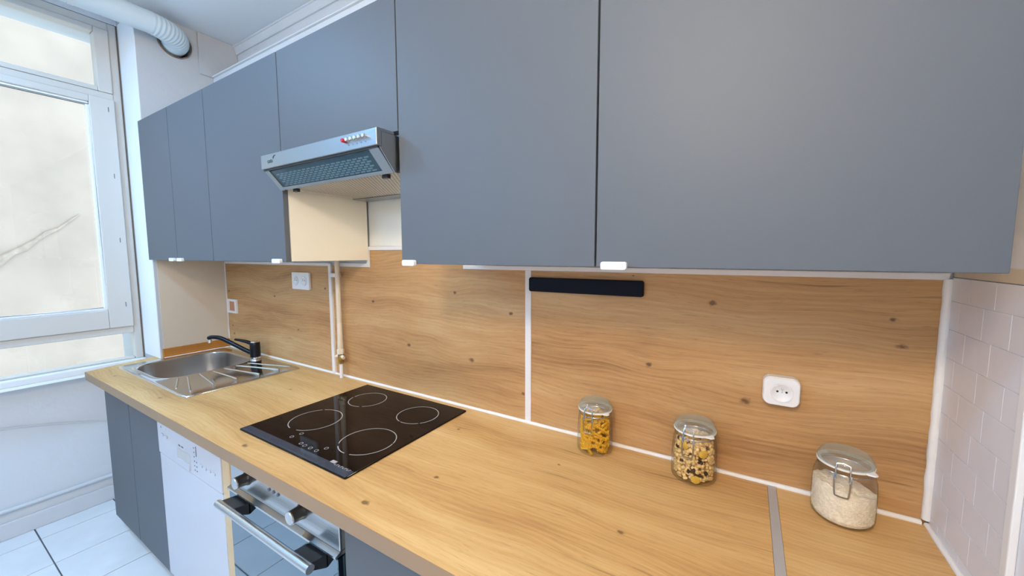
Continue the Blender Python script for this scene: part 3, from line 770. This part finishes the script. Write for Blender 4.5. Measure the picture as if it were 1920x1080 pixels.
obj('power_button', prism(new(), rrect(-2.500, -2.478, .752, .764, .004, 3), 'y', yq-.003, yq), M['appliance_white'], cp)
obj('power_button', prism(new(), rrect(-2.458, -2.436, .752, .764, .004, 3), 'y', yq-.003, yq), M['appliance_white'], cp)
mark('panel_mark', -2.505, .785, .004, .008); mark('panel_mark', -2.462, .785, .005, .006, 'soft_mark')
rec = obj('handle_recess', prism(new(), rrect(-2.345, -2.215, .672, .742, .010, 3), 'y', yq-.0004, yq+.0006), mat('recess_white', (.50, .48, .46), .35), cp)
obj('handle_lip', prism(new(), rrect(-2.338, -2.222, .675, .700, .006, 3), 'y', yq-.0035, yq-.0005), M['appliance_white'], rec)
for k in range(2): mark('panel_mark', -2.325+.028*k, .752, .017, .006)
for k in range(6): mark('panel_mark', -2.180+.0, .690+.018*k, .006, .004)
for k in range(3): mark('panel_mark', -2.162, .690+.018*k, .007, .004)
mark('panel_mark', -2.160, .752, .005, .040)
for k in range(4): obj('button', prism(new(), rrect(-2.128+.036*k, -2.106+.036*k, .722, .734, .005, 3), 'y', yq-.003, yq), M['appliance_white'], cp)

sp_ = bx(-1.953, -1.897, YB-.004, YB+.05, .0015, .846)
tag(obj('spacer_post', sp_, M['spacer_wood'], None, .006, 3), 'pale wooden filler post between the dishwasher and the oven', 'filler post')

ov = thing('oven', 'built in steel and black glass oven below the hob', 'oven', (-1.59, -.3, .0))
OX0, OX1 = -1.890, -1.272
obj('body', bx(OX0+.004, OX1-.004, YB+.028, -.04, .10, .866), M['black_metal'], ov)
obj('plinth', bx(OX0, OX1, YB+.06, YB+.075, .0005, .0995), M['door_grey'], ov)
ocp = obj('control_panel', bx(OX0+.002, OX1-.008, YB-.002, YB+.0275, .728, .866), M['steel'], ov, .002, 2)
obj('lower_lip', prism(new(), [(YB-.002, .7275), (YB-.016, .722), (YB-.016, .716), (YB+.027, .716), (YB+.027, .7275)], 'x', OX0+.002, OX1-.008), M['steel'], ov)
for x in (-1.772, -1.452):
    R_x = Matrix.Translation((x, YB-.0022, .783)) @ Matrix.Rotation(PI/2, 4, 'X')
    kn = lathe(new(), [(0, 0), (.023, 0), (.022, .004), (.0195, .008), (.0190, .034), (0, .034)], (0, 0, 0), 32)
    bmesh.ops.transform(kn, matrix=R_x, verts=kn.verts)
    k_ = obj('knob', kn, M['black_plastic'], ocp, smooth=True)
    kc = lathe(new(), [(0, .0341), (.0195, .0341), (.0195, .0375), (.0175, .0395), (0, .0395)], (0, 0, 0), 32)
    bmesh.ops.transform(kc, matrix=R_x, verts=kc.verts)
    kf = obj('knob_face', kc, M['steel'], ov, smooth=True)
for k in range(3):
    ib = lathe(new(), [(0, 0), (.0055, 0), (.005, .003), (0, .0035)], (0, 0, 0), 16)
    bmesh.ops.transform(ib, matrix=Matrix.Translation((-1.632+.026*k, YB-.0022, .790)) @ Matrix.Rotation(PI/2, 4, 'X'), verts=ib.verts)
    obj('indicator_light', ib, M['grey_mark'], ocp, smooth=True)
od = obj('door', bx(OX0+.002, OX1-.008, YB-.010, YB+.0275, .115, .712), M['oven_glass'], ov, .002, 2)
YHn, ZHn = -.672, .705
obj('handle', tube(new(), [(-1.842, YHn, ZHn), (-1.840, YHn, ZHn), (-1.322, YHn, ZHn), (-1.320, YHn, ZHn)], .0125, 24), M['steel'], od, smooth=True)
for xa in (-1.835, -1.412):
    obj('handle_bracket', prism(new(), [(YB-.0105, .708), (YHn, ZHn+.010), (YHn, ZHn-.010), (YB-.0105, .668)], 'x', xa, xa+.085), M['black_plastic'], od, .002)

# ------------------------------------------------------------------ sockets, frame, knife bar, gas pipe
ds = thing('double_socket', 'white double wall socket on the oak panel behind the sink', 'socket', (-2.44, -.01, 1.336))
dpl = new(); prism(dpl, rrect(-2.522, -2.360, 1.337, 1.430, .006, 3), 'y', -.014, -.0015)
obj('plate', dpl, M['socket'], ds, .002, 2)
def socket_face(x, z, r, y, par):
    f = lathe(new(), [(r, 0), (r-.0005, .0026), (r-.003, .0026), (r-.004, .0009), (0, .0009)], (0, 0, 0), 40)
    bmesh.ops.transform(f, matrix=Matrix.Translation((x, y, z)) @ Matrix.Rotation(PI/2, 4, 'X'), verts=f.verts)
    fo = obj('outlet', f, M['socket'], par, smooth=60)
    for dx in (-.0095, .0095):
        h = lathe(new(), [(0, 0), (.0026, 0), (.0026, .0004), (0, .0004)], (0, 0, 0), 14)
        bmesh.ops.transform(h, matrix=Matrix.Translation((x+dx, y-.0009, z+.003)) @ Matrix.Rotation(PI/2, 4, 'X'), verts=h.verts)
        obj('pin_hole', h, M['hole_black'], fo)
    e = lathe(new(), [(0, 0), (.0024, 0), (.0020, .006), (0, .0068)], (0, 0, 0), 14)
    bmesh.ops.transform(e, matrix=Matrix.Translation((x, y-.0007, z+.011)) @ Matrix.Rotation(PI/2, 4, 'X'), verts=e.verts)
    obj('earth_pin', e, M['chrome'], fo, smooth=True)
    s = lathe(new(), [(0, 0), (.0018, 0), (.0014, .0006), (0, .0006)], (0, 0, 0), 12)
    bmesh.ops.transform(s, matrix=Matrix.Translation((x, y-.0009, z+.002)) @ Matrix.Rotation(PI/2, 4, 'X'), verts=s.verts)
    obj('screw', s, M['chrome'], fo, smooth=True)
socket_face(-2.482, 1.384, .025, -.0145, ds); socket_face(-2.404, 1.384, .025, -.0145, ds)
ss = thing('single_socket', 'white surface mounted single socket with rounded corners above the rice jar', 'socket', (-.288, -.02, 1.135))
bo = new(); prism(bo, rrect(-.329, -.250, 1.139, 1.212, .017, 6), 'y', -.030, -.0012)
obj('box', bo, M['socket'], ss, .003, 2)
bo = new(); prism(bo, rrect(-.3275, -.2515, 1.1405, 1.2105, .016, 6), 'y', -.036, -.0305)
cov = obj('cover', bo, M['socket'], ss, .0025, 3)
socket_face(-.2885, 1.1745, .024, -.0365, ss)
jb = thing('junction_frame', 'empty white socket frame in the corner beside the cream wall', 'socket frame', (-3.25, -.005, 1.145))
fo_ = new()
for q in ((-3.310, -3.186, 1.222, 1.236), (-3.310, -3.186, 1.146, 1.160), (-3.310, -3.290, 1.160, 1.222), (-3.206, -3.186, 1.160, 1.222)): box(fo_, q[0], q[1], -.012, -.0015, q[2], q[3])
obj('frame', fo_, M['socket'], jb)
obj('inner_rim', prism(new(), [(-3.289, 1.161), (-3.207, 1.161), (-3.207, 1.221), (-3.289, 1.221)], 'y', -.004, -.0015), mat('brick_orange', rgb(196, 140, 104), .8, bump=.3, bscale=60), jb)
kb = new(); prism(kb, rrect(-1.030, -.640, 1.396, 1.445, .007, 4), 'y', -.017, -.0012)
tag(obj('knife_bar', kb, M['navy_black'], None, .003, 2), 'black magnetic knife bar mounted under the wall cabinets', 'knife bar')

gp = thing('gas_pipe', 'cream painted gas pipe with brass stop valve on the oak panel', 'gas pipe', (-2.098, -.03, ZT))
PX, PY = -2.090, -.030
obj('pipe', tube(new(), [(PX, PY, 1.055), (PX, PY, 1.56)], .0115, 18), M['pipe_cream'], gp, smooth=True)
obj('sleeve', lathe(new(), [(.0125, 0), (.0140, .004), (.0135, .03), (.0125, .05), (.0122, .13), (.0116, .131)], (PX, PY, 1.056), 20), M['pipe_cream'], gp, smooth=60)
obj('nut', lathe(new(), [(0, 0), (.0170, 0), (.0170, .022), (.0130, .026), (0, .026)], (PX, PY, 1.033), 6), M['pipe_cream'], gp)
va_ = obj('valve', lathe(new(), [(0, 0), (.010, 0), (.0135, .008), (.0150, .018), (.0135, .030), (0, .034)], (PX, PY, .998), 16), M['brass'], gp, smooth=True)
for s_ in (-1, 1):
    tp = tube(new(), [(PX+s_*.006, PY, 1.020), (PX+s_*.018, PY-.004, 1.022), (PX+s_*.030, PY-.006, 1.016)], .008, 12, radii=[.006, .009, .0075])
    obj('wing', tp, M['pipe_cream'], va_, smooth=True)
obj('lower_nut', lathe(new(), [(0, 0), (.0145, 0), (.0145, .014), (0, .014)], (PX, PY, .984), 6), M['brass'], gp)
obj('lower_pipe', tube(new(), [(PX, PY, ZT+.001), (PX, PY, .983)], .0085, 16), M['trim_white'], gp, smooth=True)
obj('clamp', bx(XT1+.0115, PX-.010, -.022, -.0015, 1.413, 1.433), M['trim_white'], gp, .002)

# ------------------------------------------------------------------ storage jars
def jar(x, y, prof, lid_r, zl, rot, label, scale=1.0):
    j = thing('storage_jar', label, 'jar', (x, y, ZT+.001), 'clip top glass storage jars')
    c = (x, y, ZT+.001)
    rb_, zb_ = prof[-1]
    obj('glass_body', lathe(new(), prof, c, 56), M['glass_jar'], j, smooth=60)
    z = zl
    # rubber ring with its pull tab
    rg = lathe(new(), [(lid_r-.006, z), (lid_r+.0012, z), (lid_r+.0012, z+.0042), (lid_r-.006, z+.0042)], c, 56)
    R_ = obj('rubber_ring', rg, M['rubber'], j, smooth=50)
    ta = rot+math.radians(58)
    tp = new(); pts = [(lid_r-.004, -.012), (lid_r+.004, -.011), (lid_r+.013, -.004), (lid_r+.013, .004), (lid_r+.004, .011), (lid_r-.004, .012)]
    prism(tp, [(a*math.cos(ta)-b*math.sin(ta)+x, a*math.sin(ta)+b*math.cos(ta)+y) for a, b in pts], 'z', c[2]+z+.0004, c[2]+z+.0038)
    obj('pull_tab', tp, M['rubber'], R_, .0008)
    z += .0046
    obj('lid', lathe(new(), [(lid_r-.010, z), (lid_r, z), (lid_r+.0008, z+.004), (lid_r-.0006, z+.0095), (lid_r-.004, z+.012), (lid_r-.0055, z+.0185), (lid_r-.0095, z+.0215), (lid_r-.0145, z+.0195), (0, z+.0180)], c, 56), M['glass_lid'], j, smooth=45)
    # wire clasp at angle rot (front), collar wire around the neck
    nr = lid_r-.003
    obj('neck_wire', tube(new(), [(x+nr*math.cos(2*PI*k/40), y+nr*math.sin(2*PI*k/40), c[2]+zl-.012) for k in range(40)], .0011, 6, closed=True), M['wire'], j, smooth=True)
    def pt(rr, s, zz): return (x+rr*math.cos(rot)-s*math.sin(rot), y+rr*math.sin(rot)+s*math.cos(rot), c[2]+zz)
    ro = lid_r+.0035; cl = obj('clasp', tube(new(), [pt(ro-.004, -.012, zl+.014), pt(ro+.001, -.0125, zl+.004), pt(ro+.001, -.0125, zl-.012), pt(ro+.004, -.0125, zl-.020)], .0016, 6), M['wire'], j, smooth=True)
    obj('clasp_wire', tube(new(), [pt(ro-.004, .012, zl+.014), pt(ro+.001, .0125, zl+.004), pt(ro+.001, .0125, zl-.012), pt(ro+.004, .0125, zl-.020)], .0016, 6), M['wire'], cl, smooth=True)
    obj('clasp_wire', tube(new(), [pt(ro-.004, -.012, zl+.014), pt(ro-.006, 0, zl+.0165), pt(ro-.004, .012, zl+.014)], .0016, 6), M['wire'], cl, smooth=True)
    bl = [pt(ro+.001, -.0145, zl-.006), pt(ro+.004, -.0145, zl-.018), pt(ro+.005, -.0125, zl-.050), pt(ro+.0055, -.009, zl-.056), pt(ro+.0055, .009, zl-.056), pt(ro+.005, .0125, zl-.050), pt(ro+.004, .0145, zl-.018), pt(ro+.001, .0145, zl-.006)]
    obj('lever_bail', tube(new(), catmull(bl, 4), .0017, 6), M['wire'], j, smooth=True)
    return c
FRONT = math.atan2(CAM.y+.06, CAM.x+.6)
J1, J2, J3 = (-.765, -.064), (-.481, -.066), (-.163, -.068)
def scaled(P, sr, sz): return [(r*sr, z*sz) for r, z in P]
P1 = scaled([(0, .004), (.030, .0035), (.042, .001), (.046, .0), (.0495, .005), (.0505, .014), (.0500, .060), (.0480, .095), (.0455, .108), (.0440, .112), (.0475, .114), (.0475, .118), (.0440, .1195)], 1.08, 1.10)
jar(*J1, P1, .0505, .1325, FRONT-.25, 'glass clip top jar filled with yellow spiral pasta')
P2 = scaled([(0, .004), (.032, .0035), (.045, .001), (.049, .0), (.053, .005), (.054, .014), (.0535, .070), (.0510, .098), (.0480, .111), (.0465, .115), (.0490, .117), (.0490, .121), (.0455, .1225)], 1.06, 1.09)
jar(*J2, P2, .0518, .1345, math.radians(-100), 'glass clip top jar filled with muesli and raisins')
P3 = scaled([(0, .004), (.032, .0035), (.046, .001), (.050, .0), (.0555, .005), (.0575, .014), (.0575, .075), (.0560, .092), (.0515, .106), (.0480, .111), (.0500, .113), (.0500, .117), (.0465, .1185)], 1.03, 1.10)
jar(*J3, P3, .0515, .1315, math.radians(-103), 'wide glass clip top jar half filled with white rice')

# spiral pasta: one spiral per object
def fusilli(length, r, turns):
    b_ = new(); n = 18; rows_ = []
    for k in range(n+1):
        t = k/n; z = (t-.5)*length; ring_ = []
        for s in range(3):
            for (rr, da) in ((r*.30, -.55), (r, -.16), (r, .16)):
                a = 2*PI*s/3 + da + 2*PI*turns*t
                ring_.append(b_.verts.new((rr*math.cos(a), rr*math.sin(a), z)))
        rows_.append(ring_)
    for A, B in zip(rows_, rows_[1:]):
        for i in range(9): b_.faces.new((A[i], A[(i+1) % 9], B[(i+1) % 9], B[i]))
    b_.faces.new(rows_[0][::-1]); b_.faces.new(rows_[-1])
    return b_
fus = [obj('fusilli_master', fusilli(l, .0054, tn), M['pasta'], smooth=50) for l, tn in ((.032, 1.7), (.028, 1.5), (.035, 1.9))]
fus_me = [o.data for o in fus]
for o in fus: bpy.data.objects.remove(o)
rnd = random.Random(3)
cnt = 0
for lvl in range(13):
    for k in range(11):
        inner = k >= 8
        a = 2*PI*(k/8 if not inner else k/3) + lvl*.47 + rnd.uniform(-.2, .2)
        rr = .0385 if not inner else .016
        z = .013 + lvl*.0088 + rnd.uniform(-.002, .002)
        if z > .117: continue
        if z > .100: rr *= .9
        o = bpy.data.objects.new('fusilli', fus_me[rnd.randrange(3)]); COL.objects.link(o)
        tang = Vector((-math.sin(a), math.cos(a), rnd.uniform(-1.3, 1.3))).normalized()
        o.matrix_world = Matrix.Translation((J1[0]+rr*math.cos(a), J1[1]+rr*math.sin(a), ZT+.001+z)) @ tang.to_track_quat('Z', 'Y').to_matrix().to_4x4()
        tag(o, 'yellow spiral of dry pasta in the leftmost glass jar', 'pasta', 'pasta spirals in the glass jar')

# muesli: oat clusters as stuff, raisins and banana chips one by one
def blob(bm, c, r, seed, sq=(1, 1, 1), sub=1):
    g = bmesh.ops.create_icosphere(bm, subdivisions=sub, radius=1.0)
    for v_ in g['verts']:
        n_ = 1 + .35*noise.noise(v_.co*1.7 + Vector((seed, seed*.37, 0)))
        v_.co = Vector((v_.co.x*sq[0], v_.co.y*sq[1], v_.co.z*sq[2]))*r*n_ + Vector(c)
rnd = random.Random(11)
mb = new(); spots = []
def jr(z): return .0525 if z < .080 else .0525-.005*(z-.080)/.035
for k in range(780):
    z = rnd.uniform(.008, .116); a = rnd.uniform(0, 2*PI); rr = (jr(z)-.006)*(1-.25*rnd.random()**2)
    blob(mb, (J2[0]+rr*math.cos(a), J2[1]+rr*math.sin(a), ZT+.001+z), rnd.uniform(.0035, .0068), k*1.3)
for k in range(120):
    a = rnd.uniform(0, 2*PI); rr = .040*math.sqrt(rnd.random())
    blob(mb, (J2[0]+rr*math.cos(a), J2[1]+rr*math.sin(a), ZT+.001+.112+.012*(1-rr/.04)+rnd.uniform(-.003, .003)), rnd.uniform(.004, .007), k*2.1)
mu = tag(obj('muesli', mb, M['oats'], smooth=60), 'toasted oat clusters filling the middle jar', 'muesli'); mu['kind'] = 'stuff'
ra_me = None
for (a_, z) in ((-2.50, .112), (-2.55, .090), (-2.12, .058), (-1.22, .066), (-1.10, .064), (-1.72, .034), (-1.45, .041), (-.80, .033)):
    if ra_me is None:
        b_ = new(); blob(b_, (0, 0, 0), .0062, 3.3, (1, .8, .7), 2); o = obj('raisin', b_, M['raisin'], smooth=60); ra_me = o.data
    else:
        o = bpy.data.objects.new('raisin', ra_me); COL.objects.link(o)
    rr = jr(z)-.0045
    o.location = (J2[0]+rr*math.cos(a_), J2[1]+rr*math.sin(a_), ZT+.001+z); o.rotation_euler = (a_*3, z*50, a_)
    tag(o, 'dark raisin among the oats in the muesli jar', 'raisin', 'raisins in the muesli')
for (a_, z, lb) in ((-1.02, .088, 'yellow banana chip high in the muesli jar'), (-1.35, .017, 'yellow banana chip at the bottom of the muesli jar'), (-2.0, .102, 'pale banana chip behind the clasp of the muesli jar')):
    b_ = new(); lathe(b_, [(0, -.0014), (.0085, -.0014), (.0115, 0), (.0085, .0014), (0, .0012)], (0, 0, 0), 20)
    for v_ in b_.verts: v_.co *= 1+.10*noise.noise(v_.co*150+Vector((a_, 0, 0)))
    o = obj('banana_chip', b_, M['banana'], smooth=50)
    rr = jr(z)-.0005
    o.matrix_world = Matrix.Translation((J2[0]+rr*math.cos(a_), J2[1]+rr*math.sin(a_), ZT+.001+z)) @ Matrix.Rotation(a_, 4, 'Z') @ Matrix.Rotation(PI/2+.15, 4, 'Y')
    tag(o, lb, 'banana chip')

# rice: heaped volume plus loose grains on its skin
rb_ = new()
rp = [(0, .006), (.030, .0055), (.045, .003), (.049, .003), (.0535, .007), (.0565, .015), (.0570, .066)]
n = 48; rings = []
for r_, z in rp:
    rings.append([rb_.verts.new((J3[0]+r_*math.cos(2*PI*k/n), J3[1]+r_*math.sin(2*PI*k/n), ZT+.001+z)) if r_ else None for k in range(n)])
rings = rings[1:]
rb_.faces.new(rings[0][::-1])
def rice_top(px, py): return .080 - .18*px - .10*py + .006*noise.noise(Vector((px*60, py*60, 0)))
rings[-1] = rings[-1]
for k, v_ in enumerate(rings[-1]): v_.co.z = ZT+.001+rice_top(v_.co.x-J3[0], v_.co.y-J3[1])
for f_ in (.8, .55, .3, .1):
    rings.append([rb_.verts.new((J3[0]+.0570*f_*math.cos(2*PI*k/n), J3[1]+.0570*f_*math.sin(2*PI*k/n), ZT+.001+rice_top(.0570*f_*math.cos(2*PI*k/n), .0570*f_*math.sin(2*PI*k/n))+.004*(1-f_))) for k in range(n)])
for A, B in zip(rings, rings[1:]):
    for k in range(n): rb_.faces.new((A[k], A[(k+1) % n], B[(k+1) % n], B[k]))
rb_.faces.new(rings[-1])
def grain(bm, c, d):
    d = d.normalized(); s_ = d.orthogonal().normalized(); t_ = d.cross(s_)
    a = bm.verts.new(c-d*.0030); e = bm.verts.new(c+d*.0030)
    q = [bm.verts.new(c+(s_*math.cos(k*PI/2)+t_*math.sin(k*PI/2))*.0009) for k in range(4)]
    for k in range(4): bm.faces.new((a, q[(k+1) % 4], q[k])); bm.faces.new((e, q[k], q[(k+1) % 4]))
rnd = random.Random(21)
bmesh.ops.remove_doubles(rb_, verts=rb_.verts, dist=1e-6)
for k in range(3200):
    a = rnd.uniform(0, 2*PI)
    if k < 2300:
        px, py = .0568*math.cos(a), .0568*math.sin(a); z = rnd.uniform(.014, rice_top(px, py))
        d = Vector((-math.sin(a), math.cos(a), rnd.uniform(-1.2, 1.2)))
    else:
        r_ = .054*math.sqrt(rnd.random()); px, py = r_*math.cos(a), r_*math.sin(a); z = rice_top(px, py)+.004*(1-r_/.0555)
        d = Vector((rnd.uniform(-1, 1), rnd.uniform(-1, 1), rnd.uniform(-.2, .2)))
    grain(rb_, Vector((J3[0]+px, J3[1]+py, ZT+.001+z)), d)
ri = tag(obj('rice', rb_, M['rice']), 'white rice heaped inside the wide right hand jar', 'rice'); ri['kind'] = 'stuff'

# ------------------------------------------------------------------ lamps out of view: one warm, two added for cool fill
for (loc, glow, colr), lb in ((GLOBE, 'warm glowing globe pendant lamp near the tiled wall'), (FILL_GLOBE, 'added cool glowing globe out of view, giving blue fill light')):
    lo = thing('unseen_globe_lamp', lb, 'lamp', (loc[0], loc[1], loc[2]-.13))
    obj('globe', lathe(new(), [(0, -.13)] + [(.13*math.cos(a), .13*math.sin(a)) for a in [math.radians(-80+16*k) for k in range(11)]] + [(0, .13)], loc, 24), mat('globe_glow', (.9, .9, .9), .4, emit=(colr, glow)), lo, smooth=True)
    obj('cord', tube(new(), [(loc[0], loc[1], loc[2]+.155), (loc[0], loc[1], ZC-.03)], .004, 8), M['pvc'], lo)
    obj('cap', lathe(new(), [(0, .131), (.035, .131), (.03, .155), (0, .156)], loc, 20), M['pvc'], lo, smooth=True)
    obj('ceiling_rose', lathe(new(), [(0, -.03), (.045, -.025), (.05, -.001), (0, -.0005)], (loc[0], loc[1], ZC), 24), M['pvc'], lo, smooth=True)
loc, watts, colr = FILL_DISC
lo = thing('cool_fill_lamp', 'added round ceiling light out of view, giving blue fill near the window', 'lamp', loc)
obj('housing', lathe(new(), [(0, ZC-.001-loc[2]), (.17, ZC-.001-loc[2]), (.18, .02), (.17, .012), (0, .012)], loc, 40), M['pvc'], lo, smooth=True)
obj('diffuser', lathe(new(), [(0, .004), (.15, .006), (.165, .0115), (0, .0116)], loc, 40), mat('fill_glow', (.9, .9, .9), .4, emit=(colr, 6.0)), lo, smooth=True)
a_ = bpy.data.lights.new('fill_light', 'AREA'); a_.shape = 'DISK'; a_.size = .30; a_.energy = watts; a_.color = colr
ao = bpy.data.objects.new('fill_light', a_); COL.objects.link(ao); ao.location = (loc[0], loc[1], loc[2]-.002); put(ao, lo)
